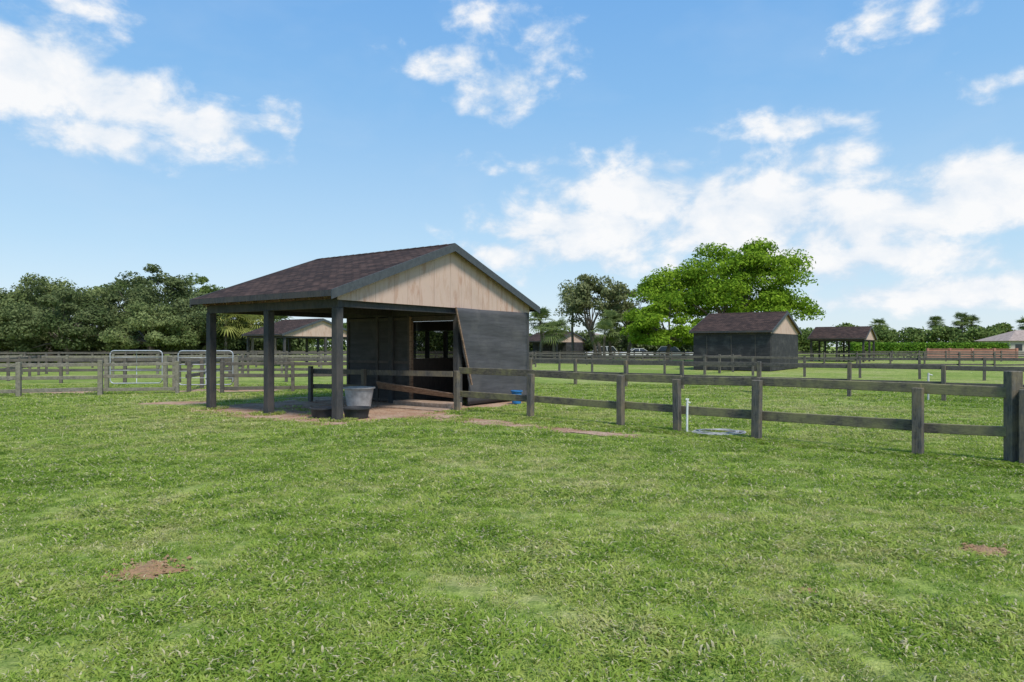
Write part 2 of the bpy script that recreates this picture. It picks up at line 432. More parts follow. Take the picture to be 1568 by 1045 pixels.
# ------------------------------------------------------------------ dirt
def blob_patch(name, cx, cy, rx, ry, rot=0, h=0.0, n=48, seed=0, z=0.004, jag=0.25, clods=0, mat='dirt'):
    b = MB(); b.v.append((0, 0, z+h)); rings = 6; rn = random.Random(seed)
    cr, sr = math.cos(rot), math.sin(rot)
    for k in range(1, rings+1):
        for i in range(n):
            a = 2*math.pi*i/n
            q = 1+jag*mnoise.noise(Vector((math.cos(a)*1.6+seed, math.sin(a)*1.6, seed)))*1.8 + jag*1.0*mnoise.noise(Vector((math.cos(a)*6, math.sin(a)*6, seed+5)))
            f = k/rings; x = rx*q*f*math.cos(a); y = ry*q*f*math.sin(a)
            zz = z+h*(1-f)*(1+1.2*mnoise.noise(Vector((x*14, y*14, seed)))) if k < rings else z
            b.v.append((x*cr-y*sr, x*sr+y*cr, zz))
    for i in range(n):
        j = (i+1) % n; b.f.append((0, 1+i, 1+j)); b.m.append(0)
        for k in range(rings-1): b.f.append((1+k*n+i, 1+(k+1)*n+i, 1+(k+1)*n+j, 1+k*n+j)); b.m.append(0)
    for _ in range(clods):
        x = rn.gauss(0, rx*0.6); y = rn.gauss(0, ry*0.65)
        b.lump(x*cr-y*sr, x*sr+y*cr, z+0.004+h*0.4*rn.random(), rn.uniform(0.006, 0.024), rn)
    return b.obj(name, [M[mat]], loc=(cx, cy, 0))
DIRT = []
def dpatch(name, cx, cy, rx, ry, rot=0, h=0, seed=0, z=0.004, jag=0.25, clods=0, mat='dirt', keep=0.0):
    blob_patch(name, cx, cy, rx, ry, rot, h, seed=seed, z=z, jag=jag, clods=clods, mat=mat); DIRT.append((cx, cy, rx, ry, rot, keep))
b = MB(); pts = []
FX0, FY0 = -0.75, -0.6
x0, x1, y0, y1 = FX0-0.1, 9.0, FY0, 6.2
def edge(ax, ay, bx, by, n):
    for i in range(n):
        t = i/n; x = ax+(bx-ax)*t; y = ay+(by-ay)*t
        k = 0.3*mnoise.noise(Vector((x*1.7, y*1.7, 2)))+0.12*mnoise.noise(Vector((x*6, y*6, 2)))
        X, Y = l2w(x+k, y+k*0.8); pts.append((X, Y, 0.008))
edge(x0, y0, 4.2, y0-0.55, 40); edge(4.2, y0-0.55, x1, y0+0.2, 40); edge(x1, y0+.2, x1, y1, 20); edge(x1, y1, x0, y1, 30); edge(x0, y1, x0, y0, 44)
b.poly(pts)
rn = random.Random(6)
for _ in range(500):
    lx, ly = rn.uniform(-0.7, 4), rn.uniform(-0.6, 5.8); X, Y = l2w(lx, ly); b.lump(X, Y, 0.012, rn.uniform(0.008, 0.03), rn)
b.obj('dirt_floor', [M['dirt']])
dpatch('bare_earth', -2.92, 5.42, 0.23, 0.19, 0.6, 0.03, 1, 0.010, 0.6, 150, 'soil', 0.10)
dpatch('bare_earth', 4.14, 5.97, 0.18, 0.13, 0.1, 0.028, 4, 0.010, 0.55, 90, 'soil', 0.10)
dpatch('bare_earth', 2.15, 5.0, 0.08, 0.07, 0.1, 0.0, 9, 0.010, 0.5, 14, 'soil', 0.3)
FR = math.atan2(-0.95, 1)
for i, (x, y, a, c) in enumerate([(-2.2,17.45,1.1,0.75),(-1.0,16.30,1.15,0.50),(0.1,15.35,1.0,0.34),(1.2,14.40,1.1,0.34),(2.2,13.7,0.5,0.25)]):
    dpatch('dirt_path', x, y, a, c, FR+0.1, 0.0, i+11, 0.012+0.0005*i, 0.5, 60, 'dirt', 0.15)
dpatch('bare_earth', -10.4, 21.5, 1.3, 0.6, 0.1, 0, 21, 0.004)
dpatch('bare_earth', -17.5, 26.5, 2.0, 0.8, 0.1, 0, 23, 0.004)
dpatch('bare_earth', -11.5, 27.5, 2.4, 0.9, 0.1, 0, 25, 0.004)
dpatch('bare_earth', -6.9, 23.6, 1.0, 0.5, 0.1, 0, 27, 0.010)

# ------------------------------------------------------------------ grass
col = bpy.data.collections.new('grass_tufts')
scene.collection.children.link(col)
rs = np.random.RandomState(5)
for v in range(8):
    b = MB()
    nb = 70; rad = 0.14
    for i in range(nb):
        r = rad*math.sqrt(rs.rand()); a = rs.rand()*6.283
        x, y = r*math.cos(a), r*math.sin(a)
        h = 0.013+0.024*rs.rand()*(1.25-r/rad*0.5); w = 0.0028+0.0030*rs.rand()
        la = a + rs.randn()*1.2; ln = h*(0.6+1.7*rs.rand()); fa = rs.rand()*3.14
        dx, dy = math.cos(la), math.sin(la); wx, wy = math.cos(fa)*w, math.sin(fa)*w
        bi = len(b.v)
        b.v += [(x-wx, y-wy, -0.005), (x+wx, y+wy, -0.005), (x+dx*ln*0.45+wx, y+dy*ln*0.45+wy, h*0.75), (x+dx*ln*0.45-wx, y+dy*ln*0.45-wy, h*0.75), (x+dx*ln, y+dy*ln, h*(0.65+0.4*rs.rand()))]
        b.f += [(bi, bi+1, bi+2, bi+3), (bi+3, bi+2, bi+4)]; b.m += [0, 0]
    o = b.obj('grass_tuft_%d' % v, [M['blade']])
    scene.collection.objects.unlink(o); col.objects.link(o)
lay = bpy.context.view_layer.layer_collection.children['grass_tufts']; lay.exclude = True

pts = []; scl = []; rotz = []
def in_dirt(x, y):
    lx, ly = w2l(x, y)
    if FX0+0.12*rs.randn() < lx < 8.9 and FY0-0.2+0.12*rs.randn() < ly < 5.9: return rs.rand() > 0.03
    for (cx, cy, rx, ry, ro, keep) in DIRT:
        dx, dy = x-cx, y-cy; a = dx*math.cos(ro)+dy*math.sin(ro); c = -dx*math.sin(ro)+dy*math.cos(ro)
        if (a/rx)**2+(c/ry)**2 < 0.9+0.6*rs.rand(): return rs.rand() > keep
    return False
bands = [(2.4, 7.5, 92, 1.0), (7.5, 13, 60, 1.15), (13, 20, 28, 1.4), (20, 32, 9, 1.7)]
for (d0, d1, dens, sc) in bands:
    hw = 0.85*d1+1.5; n = int(dens*2*hw*(d1-d0))
    X = (rs.rand(n)*2-1)*hw; Y = d0+rs.rand(n)*(d1-d0)
    for x, y in zip(X, Y):
        if abs(x) > 0.83*y+1.2: continue
        if in_dirt(x, y): continue
        nz = mnoise.noise(Vector((x*0.9, y*0.9, 0)))+0.9*mnoise.noise(Vector((x*3.1, y*3.1, 7)))
        if nz < -0.4 and rs.rand() < 0.3: continue
        s = sc*(0.85+0.75*nz+0.4*rs.rand())
        pts.append((x, y, 0.0)); scl.append(min(2.1*sc, max(0.55*sc, s))); rotz.append(rs.rand()*6.283)
FPOSTS = [(-1.51,18.80),(0.454,16.94),(2.40,15.09),(3.42,14.12),(4.64,12.96),(6.60,11.10),(7.62,10.14),(9.6,8.25),(11.6,6.35)]
for (x, y) in FPOSTS[1:]+[l2w(0,0), l2w(0,2.67), l2w(0,5.35)]:
    for k in range(9):
        a = rs.rand()*6.283; r = 0.08+0.1*rs.rand()
        pts.append((x+r*math.cos(a), y+r*math.sin(a), 0)); scl.append(1.8+1.0*rs.rand()); rotz.append(a)
for i in range(900):
    t = rs.rand()*(len(FPOSTS)-2)+1; k = int(t); f = t-k
    if k+1 >= len(FPOSTS): continue
    x = FPOSTS[k][0]*(1-f)+FPOSTS[k+1][0]*f; y = FPOSTS[k][1]*(1-f)+FPOSTS[k+1][1]*f
    pts.append((x+0.1*rs.randn(), y+0.1*rs.randn(), 0)); scl.append(1.3+1.1*rs.rand()); rotz.append(rs.rand()*6.28)
me = bpy.data.meshes.new('grass'); me.from_pydata(pts, [], [])
at = me.attributes.new('sc', 'FLOAT', 'POINT'); at.data.foreach_set('value', scl)
at = me.attributes.new('rz', 'FLOAT', 'POINT'); at.data.foreach_set('value', rotz)
go = bpy.data.objects.new('grass', me); scene.collection.objects.link(go)
ng = bpy.data.node_groups.new('scatter_grass', 'GeometryNodeTree')
ng.interface.new_socket('Geometry', in_out='INPUT', socket_type='NodeSocketGeometry')
ng.interface.new_socket('Geometry', in_out='OUTPUT', socket_type='NodeSocketGeometry')
gi = ng.nodes.new('NodeGroupInput'); gout = ng.nodes.new('NodeGroupOutput')
iop = ng.nodes.new('GeometryNodeInstanceOnPoints'); ci = ng.nodes.new('GeometryNodeCollectionInfo')
ci.inputs['Collection'].default_value = col; ci.inputs['Separate Children'].default_value = True; ci.inputs['Reset Children'].default_value = True
iop.inputs['Pick Instance'].default_value = True
a1 = ng.nodes.new('GeometryNodeInputNamedAttribute'); a1.data_type = 'FLOAT'; a1.inputs['Name'].default_value = 'sc'
a2 = ng.nodes.new('GeometryNodeInputNamedAttribute'); a2.data_type = 'FLOAT'; a2.inputs['Name'].default_value = 'rz'
cx = ng.nodes.new('ShaderNodeCombineXYZ'); cs = ng.nodes.new('ShaderNodeCombineXYZ')
ri = ng.nodes.new('FunctionNodeRandomValue'); ri.data_type = 'INT'; ri.inputs[4].default_value = 0; ri.inputs[5].default_value = 7
L_ = ng.links.new
L_(gi.outputs[0], iop.inputs['Points']); L_(ci.outputs[0], iop.inputs['Instance']); L_(ri.outputs[2], iop.inputs['Instance Index'])
L_(a2.outputs[0], cx.inputs[2]); L_(cx.outputs[0], iop.inputs['Rotation'])
L_(a1.outputs[0], cs.inputs[0]); L_(a1.outputs[0], cs.inputs[1]); L_(a1.outputs[0], cs.inputs[2]); L_(cs.outputs[0], iop.inputs['Scale'])
L_(iop.outputs[0], gout.inputs[0])
mod = go.modifiers.new('scatter', 'NODES'); mod.node_group = ng
print('tufts', len(pts))

# ------------------------------------------------------------------ fences
def fence(name, posts, rails, mats, ph=1.18, pw=0.13, rh=0.15, rt=0.05, spacing=None, side=1, seed=0):
    r = random.Random(seed); P = []
    if spacing:
        for (a, c) in zip(posts[:-1], posts[1:]):
            L = math.dist(a, c); n = max(1, round(L/spacing))
            for i in range(n): P.append((a[0]+(c[0]-a[0])*i/n, a[1]+(c[1]-a[1])*i/n))
        P.append(posts[-1])
    else: P = posts
    b = MB()
    for i, p in enumerate(P):
        q = P[min(i+1, len(P)-1)]; q0 = P[max(i-1, 0)]
        d = Vector((q[0]-q0[0], q[1]-q0[1], 0)).normalized()
        h = ph+r.uniform(-0.03, 0.03)
        w = pw*r.uniform(0.92, 1.1)
        b.beam((p[0], p[1], -0.1), (p[0]+r.uniform(-.02,.02), p[1]+r.uniform(-.02,.02), h), w, w, 1, up=d)
    for (p, q) in zip(P[:-1], P[1:]):
        d = Vector((q[0]-p[0], q[1]-p[1], 0)).normalized(); nrm = Vector((-d.y, d.x, 0))*side*(pw*0.56+rt/2)
        for z in rails:
            b.beam(Vector((p[0], p[1], z+r.uniform(-.025,.025)))+nrm-d*0.03+nrm.normalized()*r.uniform(0,.012), Vector((q[0], q[1], z+r.uniform(-.025,.025)))+nrm+d*0.03, rt*r.uniform(.9,1.1), rh*r.uniform(.92,1.06), 0)
    return b.obj(name, mats, bevel=0.008 if pw > 0.12 else 0)
FF = [M['fence_far'], M['fence_far']]
FP = [M['fence_pale'], M['fence_pale']]
fence('wooden_fence', FPOSTS, [1.10, 0.48], [M['fence'], M['fence_post']], 1.13, 0.145, 0.17, 0.07, side=1, seed=4)
b = MB(); b.box(7.50,7.68,10.25,10.43,-0.1,1.42); b.obj('gate_post', [M['fence_post']], bevel=0.01)
fence('wooden_fence', [(0.9,33.2),(7.0,28.1),(11.85,24.0),(20.5,16.6)], [1.10,0.55], [M['fence_far'],M['fence_post']], 1.2, 0.13, 0.15, 0.05, spacing=2.6, seed=7)
fence('wooden_fence', [(1.2,50),(12,42.5),(27,34),(48,26)], [1.1,0.6], FF, 1.2, 0.13, 0.14, 0.05, spacing=2.7, seed=8)
fence('wooden_fence', [(2,66),(25,61),(70,52)], [1.1,0.6,0.2], FF, 1.25, 0.13, 0.14, 0.05, spacing=2.7, seed=9)
fence('wooden_fence', [(12,42.5),(25,61)], [1.1,0.6], FF, 1.25, 0.13, 0.14, 0.05, spacing=2.7, seed=19)
fence('wooden_fence', [(-3,86),(30,82),(85,74)], [1.1,0.6], FF, 1.25, 0.13, 0.14, 0.05, spacing=3, seed=10)
fence('wooden_fence', [(-25,22.2),(-12.6,25.7)], [1.12,0.66,0.2], FP, 1.25, 0.14, 0.13, 0.05, spacing=2.6, seed=11)
fence('wooden_fence', [(-11.0,25.9),(-1.0,28.2)], [1.12,0.66,0.2], FF, 1.22, 0.13, 0.13, 0.05, spacing=2.6, seed=12)
fence('wooden_fence', [(-33,31),(-19.0,33.5),(-1,35)], [1.12,0.62], FF, 1.25, 0.13, 0.14, 0.05, spacing=2.6, seed=13)
fence('wooden_fence', [(-44,41),(-20,44),(0,46)], [1.12,0.62], FP, 1.25, 0.13, 0.14, 0.05, spacing=2.6, seed=14)
fence('wooden_fence', [(-58,54),(-24,57),(2,58)], [1.2,0.75,0.3], FF, 1.3, 0.13, 0.15, 0.05, spacing=2.6, seed=15)
fence('wooden_fence', [(-20.5,23.6),(-30,44)], [1.12,0.62], FF, 1.25, 0.13, 0.14, 0.05, spacing=2.6, seed=16)
fence('wooden_fence', [(-12.4,26.2),(-17,44)], [1.12,0.62], FF, 1.25, 0.13, 0.14, 0.05, spacing=2.6, seed=17)
fence('wooden_fence', [(-72,70),(-30,72),(0,73)], [1.2,0.75,0.3], FF, 1.3, 0.13, 0.15, 0.05, spacing=2.8, seed=18)

def gate(x0, y0, x1, y1, h=1.6, z0=0.25):
    root = empty('metal_gate', (x0, y0, 0), math.atan2(y1-y0, x1-x0)); L = math.dist((x0,y0),(x1,y1))
    b = MB(); r = 0.15; pts = []
    for (cx_, cz, a0) in ((L-r, h-r, 0), (r, h-r, 90), (r, z0+r, 180), (L-r, z0+r, 270)):
        for k in range(5):
            a = R(a0+90*k/4); pts.append((cx_+r*math.cos(a), 0, cz+r*math.sin(a)))
    b.tube(pts, 0.024, 8, 0, closed=True); b.obj('frame', [M['metal']], root, smooth=True)
    b = MB()
    for k in range(1, 5):
        z = z0+(h-z0)*k/5; b.tube([(0.02,0,z),(L-0.02,0,z)], 0.015, 6)
    b.tube([(L/2,0.03,z0),(L/2,0.03,h)], 0.015, 6)
    b.obj('rails', [M['metal']], root, smooth=True)
    b = MB(); b.box(-0.2,-0.06,-0.07,0.07,-0.1,1.35); b.box(L+0.06,L+0.2,-0.07,0.07,-0.1,1.35); b.obj('gate_posts', [M['fence_pale']], root)
gate(-16.6, 28.2, -14.6, 28.5); gate(-13.3, 27.2, -11.2, 27.4)

# ------------------------------------------------------------------ small items
def tub(name, x, y, rb, rt, h, mat, extra=0.03, oval=1.0, rz=0):
    b = MB()
    b.lathe([(0.001,0.0),(rb*0.97,0.0),(rb,0.02),(rt-0.02,h-0.05),(rt-0.02,h-0.04),(rt+extra,h-0.035),(rt+extra,h),(rt-0.02,h),(rb-0.02,0.05),(0.001,0.045)], 32)
    o = b.obj(name, [mat], smooth=False, loc=(x, y, 0.01)); o.scale = (1, oval, 1); o.rotation_euler = (0,0,rz)
    return o
tub('water_trough', -4.28, 19.1, 0.31, 0.42, 0.64, M['grey_plastic'])
tub('feed_tub', -3.86, 16.95, 0.28, 0.34, 0.27, M['rubber'])
tub('feed_tub', -4.72, 17.1, 0.27, 0.33, 0.25, M['rubber'])
bk = empty('blue_bucket', (0.14, 21.0, 0.02))
o = tub('bucket_body', 0, 0, 0.14, 0.175, 0.40, M['blue'], 0.012); o.parent = bk
b = MB(); b.tube([(0.18*math.cos(a), 0.03, 0.36-0.13*math.sin(a)) for a in [math.pi*k/12 for k in range(13)]], 0.005, 6); o = b.obj('handle', [M['metal']], bk)
b = MB(); pts = []
for k in range(6*26):
    a = 2*math.pi*k/26; turn = k//26
    r = 0.40+0.05*math.sin(turn*2.1)+0.03*math.sin(a*2+turn)
    pts.append((r*1.15*math.cos(a)+0.04*math.sin(turn*1.7), r*0.85*math.sin(a)+0.05*math.cos(turn*2.3), 0.045+0.012*(turn % 3)+0.008*math.sin(3*a+turn)))
for k in range(10): pts.append((0.5-0.13*k, 0.25+0.12*math.sin(k*0.6), 0.05))
b.tube(pts, 0.012, 6); b.obj('garden_hose', [M['hose']], smooth=True, loc=(4.15, 13.85, 0.0))
b = MB(); b.tube([(0,0,-0.05),(0.01,0,0.62),(0.015,0,0.70)], [0.022,0.022,0.022], 10); b.tube([(0.015,0,0.66),(0.07,-0.02,0.64)], 0.014, 8)
b.box(-0.025,0.04,-0.02,0.02,0.70,0.73)
b.obj('water_spigot', [M['pvc']], smooth=False, loc=(3.56, 13.90, 0))
b = MB(); b.tube([(0,0,-0.05),(0.01,0,0.9)], 0.03, 10); b.tube([(0.01,0,0.86),(0.14,0,0.82)], 0.02, 8); b.obj('water_spigot', [M['pvc']], loc=(13.9, 22.8, 0))

# ------------------------------------------------------------------ trees
def leaf_quads(C, size, rs, up=0.5, out=None):
    n = len(C)
    nr = rs.randn(n, 3)
    if out is not None: nr += out*1.2
    nr[:, 2] += up; nr /= np.linalg.norm(nr, axis=1)[:, None]+1e-9
    t = np.cross(nr, rs.randn(n, 3)); t /= np.linalg.norm(t, axis=1)[:, None]+1e-9
    bt = np.cross(nr, t); s = size*(0.55+0.9*rs.rand(n))[:, None]
    return np.stack([C+t*s, C+bt*s*0.55, C-t*s, C-bt*s*0.55], 1).reshape(-1, 3)
def mesh_obj(name, V, nf, mats, mi, extra=None, parent=None):
    me = bpy.data.meshes.new(name)
    faces = np.arange(nf*4).reshape(-1, 4).tolist(); verts = V.tolist()
    mis = [0]*nf
    if extra:
        b0 = len(verts); verts += extra.v; faces += [tuple(i+b0 for i in f) for f in extra.f]; mis += [1]*len(extra.f)
    me.from_pydata(verts, [], faces)
    for m_ in mats: me.materials.append(m_)
    me.polygons.foreach_set('material_index', mis); me.update()
    o = bpy.data.objects.new(name, me); scene.collection.objects.link(o)
    if parent: o.parent = parent
    return o
def tree(name, x, y, H, rx, rz, leafmat, seed, nclump=60, per=220, leaf=0.22, trunk_h=2.5, trunk_r=0.35, csize=0.28, base=0.25, ry=None, stems=1, lean=0.0, flat=0.62, inner=0.55, wobble=0.42):
    rs = np.random.RandomState(seed); ry = ry or rx
    cz = H - rz
    cl = []
    while len(cl) < nclump:
        p = rs.randn(3); p /= np.linalg.norm(p)
        if p[2] < -base: continue
        r = inner+(0.97-inner)*rs.rand()**0.6
        wob = 1+wobble*mnoise.noise(Vector((p[0]*2.0+seed, p[1]*2.0, p[2]*2.0)))
        cl.append(np.array([p[0]*rx*r*wob, p[1]*ry*r*wob, cz+p[2]*rz*r*wob]))
    cl = np.array(cl)
    Vs = []; n = 0
    for c in cl:
        cs = csize*rx*(0.5+0.85*rs.rand())
        m = int(per*(0.6+0.8*rs.rand()))
        d = rs.randn(m, 3); d /= np.linalg.norm(d, axis=1)[:, None]
        rad = cs*(0.3+0.85*rs.rand(m)**0.6)[:, None]
        off = d*rad*np.array([1.2, 1.2, flat]); off[:, 2] -= 0.18*(off[:, 0]**2+off[:, 1]**2)/cs
        Vs.append(leaf_quads(c+off, leaf, rs, 0.6, d)); n += m
    V = np.concatenate(Vs)
    tb = MB()
    for s in range(stems):
        a = rs.rand()*6.28; ox = (0.5*s*math.cos(a)) if stems > 1 else 0; oy = 0.5*s*math.sin(a) if stems > 1 else 0
        top = Vector((ox+lean+rs.randn()*0.3, oy+rs.randn()*0.3, trunk_h))
        tb.tube([(ox, oy, -0.1), (ox*1.1+lean*0.3, oy, trunk_h*0.5), tuple(top)], [trunk_r*1.3, trunk_r, trunk_r*0.85], 8)
        idx = rs.choice(len(cl), min(len(cl), max(10, 22//stems)), replace=False)
        for i in idx:
            e = Vector(cl[i]); m1 = top.lerp(e, 0.45)+Vector((rs.randn()*0.3, rs.randn()*0.3, 0.08*rz))
            tb.tube([tuple(top), tuple(m1), tuple(e)], [trunk_r*0.45, trunk_r*0.25, trunk_r*0.06], 5, cap=False)
    o = mesh_obj(name, V, n, [M[leafmat], M['bark']], 0, tb); o.location = (x, y, 0); return o

tree('poinciana_tree', 24.3, 76, 13.3, 9.2, 5.8, 'leaf_bright', 11, 150, 360, 0.155, 3.2, 0.45, 0.155, 0.45, ry=7, stems=2, flat=0.46, inner=0.45, wobble=0.34)
tree('poinciana_tree', 16.4, 72, 7.8, 4.6, 3.8, 'leaf_bright', 12, 62, 260, 0.15, 2.0, 0.22, 0.20, 0.6, stems=1, flat=0.5, inner=0.4)
tree('oak_tree', 10.4, 84, 10.6, 4.4, 3.6, 'leaf_grey', 21, 64, 180, 0.15, 3.6, 0.22, 0.20, 0.6, stems=2, lean=-0.8, inner=0.4)
tree('oak_tree', 14.6, 86, 9.6, 3.6, 3.8, 'leaf_grey', 22, 44, 180, 0.15, 3.0, 0.2, 0.24, 0.6, lean=0.4, inner=0.4)
for i, (x, y, H, r) in enumerate([(-60,80,8.8,7.5),(-51.5,76,9.3,5.5),(-42,79,9.9,5.2),(-34.8,77,7.8,5.2),(-57,72,7.8,6.5),(-46,71,7.4,5.0),(-68,78,9.3,7),(-38,72,6.2,4.2),(-75,76,9,7)]):
    tree('oak_tree', x, y, H, r, H*0.46, 'leaf_oak' if i % 3 != 1 else 'leaf_oak2', 31+i, 66, 340, 0.145, 2.0, 0.35, 0.20, 0.75, wobble=0.6)
for i, (x, y, H, r) in enumerate([(-63,112,12.6,5),(-52,114,13.4,4.5),(-45,116,12,5),(-75,112,12,5)]):
    tree('shade_tree', x, y, H, r, 5.0, 'leaf_far', 51+i, 44, 200, 0.22, 5, 0.35, 0.26, 0.9)

def palm(x, y, H, mat='leaf_palm', n=30, fl=1.5, seed=0, tr=0.16):
    rs_ = random.Random(seed); b = MB()
    b.tube([(0,0,-0.1),(rs_.uniform(-.2,.2),0,H*0.5),(0,0,H)], [tr*1.2, tr, tr*0.9], 8, 1)
    for i in range(n):
        az = rs_.uniform(0, 6.283); el = rs_.uniform(-0.7, 1.3); L = fl*rs_.uniform(0.6, 1.0)
        d = Vector((math.cos(az)*math.cos(el), math.sin(az)*math.cos(el), math.sin(el)))
        hub = Vector((0,0,H))+d*L*0.55; sd = d.cross(Vector((0,0,1))).normalized(); u = sd.cross(d)
        b.beam((0,0,H), hub, 0.04, 0.03, 0)
        for k in range(13):
            an = (k-6)/6*1.5; fd = (d*math.cos(an)+sd*math.sin(an)); tip = hub+fd*L*0.75+Vector((0,0,-0.25*L*rs_.uniform(.4,1.2)))
            mid = hub+fd*L*0.4; w = u.cross(fd).normalized()*0.06
            b.poly([hub, mid-w, tip, mid+w], 0)
    return b.obj('cabbage_palm', [M[mat], M['bark']], loc=(x, y, 0))
palm(7.9, 88, 8.0, 'leaf_palm', 44, 2.1, 1); palm(3.4, 82, 4.8, 'leaf_palm', 40, 2.0, 2); palm(5.0, 80, 3.6, 'leaf_palm', 40, 2.0, 3)
palm(10.6, 78, 3.2, 'leaf_palm', 30, 1.8, 4); palm(11.6, 80, 4.6, 'leaf_palm', 36, 1.8, 14)
palm(-31.5, 75, 4.6, 'leaf_gold', 46, 2.2, 5); palm(-29.0, 76, 4.2, 'leaf_gold', 46, 2.3, 6); palm(-33.5, 77, 3.6, 'leaf_gold', 40, 2.2, 7); palm(-27, 78, 4.2, 'leaf_palm', 40, 2.2, 8)
for i, (x, y, H) in enumerate([(102,155,7.6),(105,156,7.2),(98,158,7.0),(113,150,6.6),(86,160,6.6)]):
    palm(x, y, H, 'leaf_far', 50, 2.1, 20+i, 0.25)

def tree_mass(name, spec, mat, seed, leaf=0.4):
    rs = np.random.RandomState(seed); Vs = []; n = 0
    for (x, y, H, r) in spec:
        for _ in range(16):
            p = rs.randn(3); p /= np.linalg.norm(p); p[2] = abs(p[2])*1.0-0.3
            c = np.array([x+p[0]*r*0.8, y+p[1]*r*0.6, H*0.58+p[2]*H*0.38])
            m = 110; d = rs.randn(m, 3); d /= np.linalg.norm(d, axis=1)[:, None]
            cs = r*0.36*(0.6+0.7*rs.rand())
            C = c+d*(cs*(0.4+0.6*rs.rand(m)**.5))[:, None]*np.array([1.1, 1.1, 0.75]); C[:, 2] = np.maximum(C[:, 2], 0.1)
            Vs.append(leaf_quads(C, leaf, rs, 0.5, d)); n += m
        m = 500; C = np.stack([x+rs.randn(m)*r*0.7, y+rs.randn(m)*r*0.3, rs.rand(m)*H*0.62], 1); Vs.append(leaf_quads(C, leaf, rs, 0.3)); n += m
    return mesh_obj(name, np.concatenate(Vs), n, [M[mat]], 0)
rs2 = random.Random(77)
spec = []
x = -175
while x < 190:
    y = 150+rs2.uniform(-6, 10)
    if x < -20: H = rs2.uniform(5.5, 8)
    elif x < 50: H = rs2.uniform(4.0, 7.0)
    else: H = rs2.uniform(4.6, 7.2)
    spec.append((x, y, H, rs2.uniform(3.0, 4.8))); x += rs2.uniform(3.2, 5.0)
tree_mass('distant_tree_line', spec, 'leaf_far', 5, 0.33)
spec = []
x = 2
while x < 34:
    spec.append((x, 100+rs2.uniform(-2, 3), rs2.uniform(3.2, 5.2), rs2.uniform(2.4, 3.2))); x += 2.8
tree_mass('background_shrubs', spec, 'leaf_oak', 6, 0.24)
spec = [(x_, 84+rs2.uniform(-2,2), rs2.uniform(3,4.4), 2.8) for x_ in np.arange(-78, -24, 3.0)]
tree_mass('background_shrubs', spec, 'leaf_oak', 8, 0.24)
rs = np.random.RandomState(9); m = 14000
C = np.stack([52+rs.rand(m)*24, 104+rs.rand(m)*1.6, 0.1+rs.rand(m)**0.7*2.1+0.12*np.sin(rs.rand(m)*9)], 1)
mesh_obj('hedge', leaf_quads(C, 0.17, rs, 0.4), m, [M['leaf_hedge']], 0)

b = MB()
for i in range(4):
    x = 56+i*3.0; b.box(x+0.13, x+3.0-0.13, 92-0.05, 92+0.05, 0.02, 1.35, 0)
for i in range(5):
    x = 56+i*3.0; b.box(x-0.13, x+0.13, 92-0.15, 92+0.15, 0, 1.5, 0)
for i in range(4):
    x = 56+i*3.0; b.box(x+0.13, x+3.0-0.13, 91.88, 92.12, 1.352, 1.42, 0)
b.obj('red_wall', [M['redwall']])
def house(x, y, w, d, h, rh, rz=0):
    e = empty('distant_house', (x, y, 0), rz)
    b = MB(); b.box(0, w, 0, d, 0, h); b.obj('walls', [M['stucco']], e)
    b = MB(); o_ = 0.5
    A = [(-o_,-o_,h),(w+o_,-o_,h),(w+o_,d+o_,h),(-o_,d+o_,h)]; r0 = (d/2, d/2, h+rh); r1 = (w-d/2, d/2, h+rh)
    b.poly([A[0],A[1],r1,r0]); b.poly([A[2],A[3],r0,r1]); b.poly([A[1],A[2],r1]); b.poly([A[3],A[0],r0])
    b.obj('roof', [M['roofgrey']], e)
    b = MB(); k = 1.0
    while k < w-1.5: b.box(k, k+1.2, -0.03, -0.002, 1.0, 2.1); k += 3.0
    b.obj('windows', [M['glass']], e)
house(86, 118, 16, 8, 2.7, 1.9); house(7.0, 118, 12, 8, 2.6, 1.5)

# ------------------------------------------------------------------ parked cars
def car(x, y, rz, paint, suv=False):
    e = empty('parked_car', (x, y, 0), rz); L = 4.6; hw = 0.9; H = 1.75 if suv else 1.45
    prof = [(0,0.35),(0,0.75),(0.25,0.92),(1.15,0.98),(1.3,1.0),(3.9 if suv else 3.6,1.0),(4.5,0.95),(4.6,0.7),(4.6,0.35)]
    b = MB(); b.prism([(px-L/2, -hw, pz) for px, pz in prof], (0, 2*hw, 0)); b.obj('body', [M[paint]], e, bevel=0.05)
    x1, x2, x3, x4 = (1.25, 1.95, 3.9, 4.45) if suv else (1.25, 2.0, 3.2, 3.85)
    b = MB(); c0 = [(x1-L/2,-0.85,1.003),(x4-L/2,-0.85,1.003),(x4-L/2,0.85,1.003),(x1-L/2,0.85,1.003)]; c1 = [(x2-L/2,-0.68,H-0.06),(x3-L/2,-0.68,H-0.06),(x3-L/2,0.68,H-0.06),(x2-L/2,0.68,H-0.06)]
    b.quadbox(c0+c1); b.obj('windows', [M['glass']], e)
    b = MB(); b.box(x2-L/2-0.03,x3-L/2+0.03,-0.70,0.70,H-0.058,H)
    for sx_ in (-1,1):
        b.beam((x1-L/2,0.86*sx_,1.0),(x2-L/2,0.70*sx_,H-0.03),0.06,0.06); b.beam((x4-L/2,0.86*sx_,1.0),(x3-L/2,0.70*sx_,H-0.03),0.09,0.06)
        xm = (x2+x3)/2-L/2; b.beam((xm,0.865*sx_,1.0),(xm,0.70*sx_,H-0.03),0.07,0.05)
    b.obj('roof', [M[paint]], e)
    b = MB()
    for wx in (-L/2+0.85, L/2-0.9):
        for wy in (-0.92, 0.72): b.tube([(wx, wy, 0.33),(wx, wy+0.2, 0.33)], 0.33, 16)
    b.obj('wheels', [M['tire']], e)
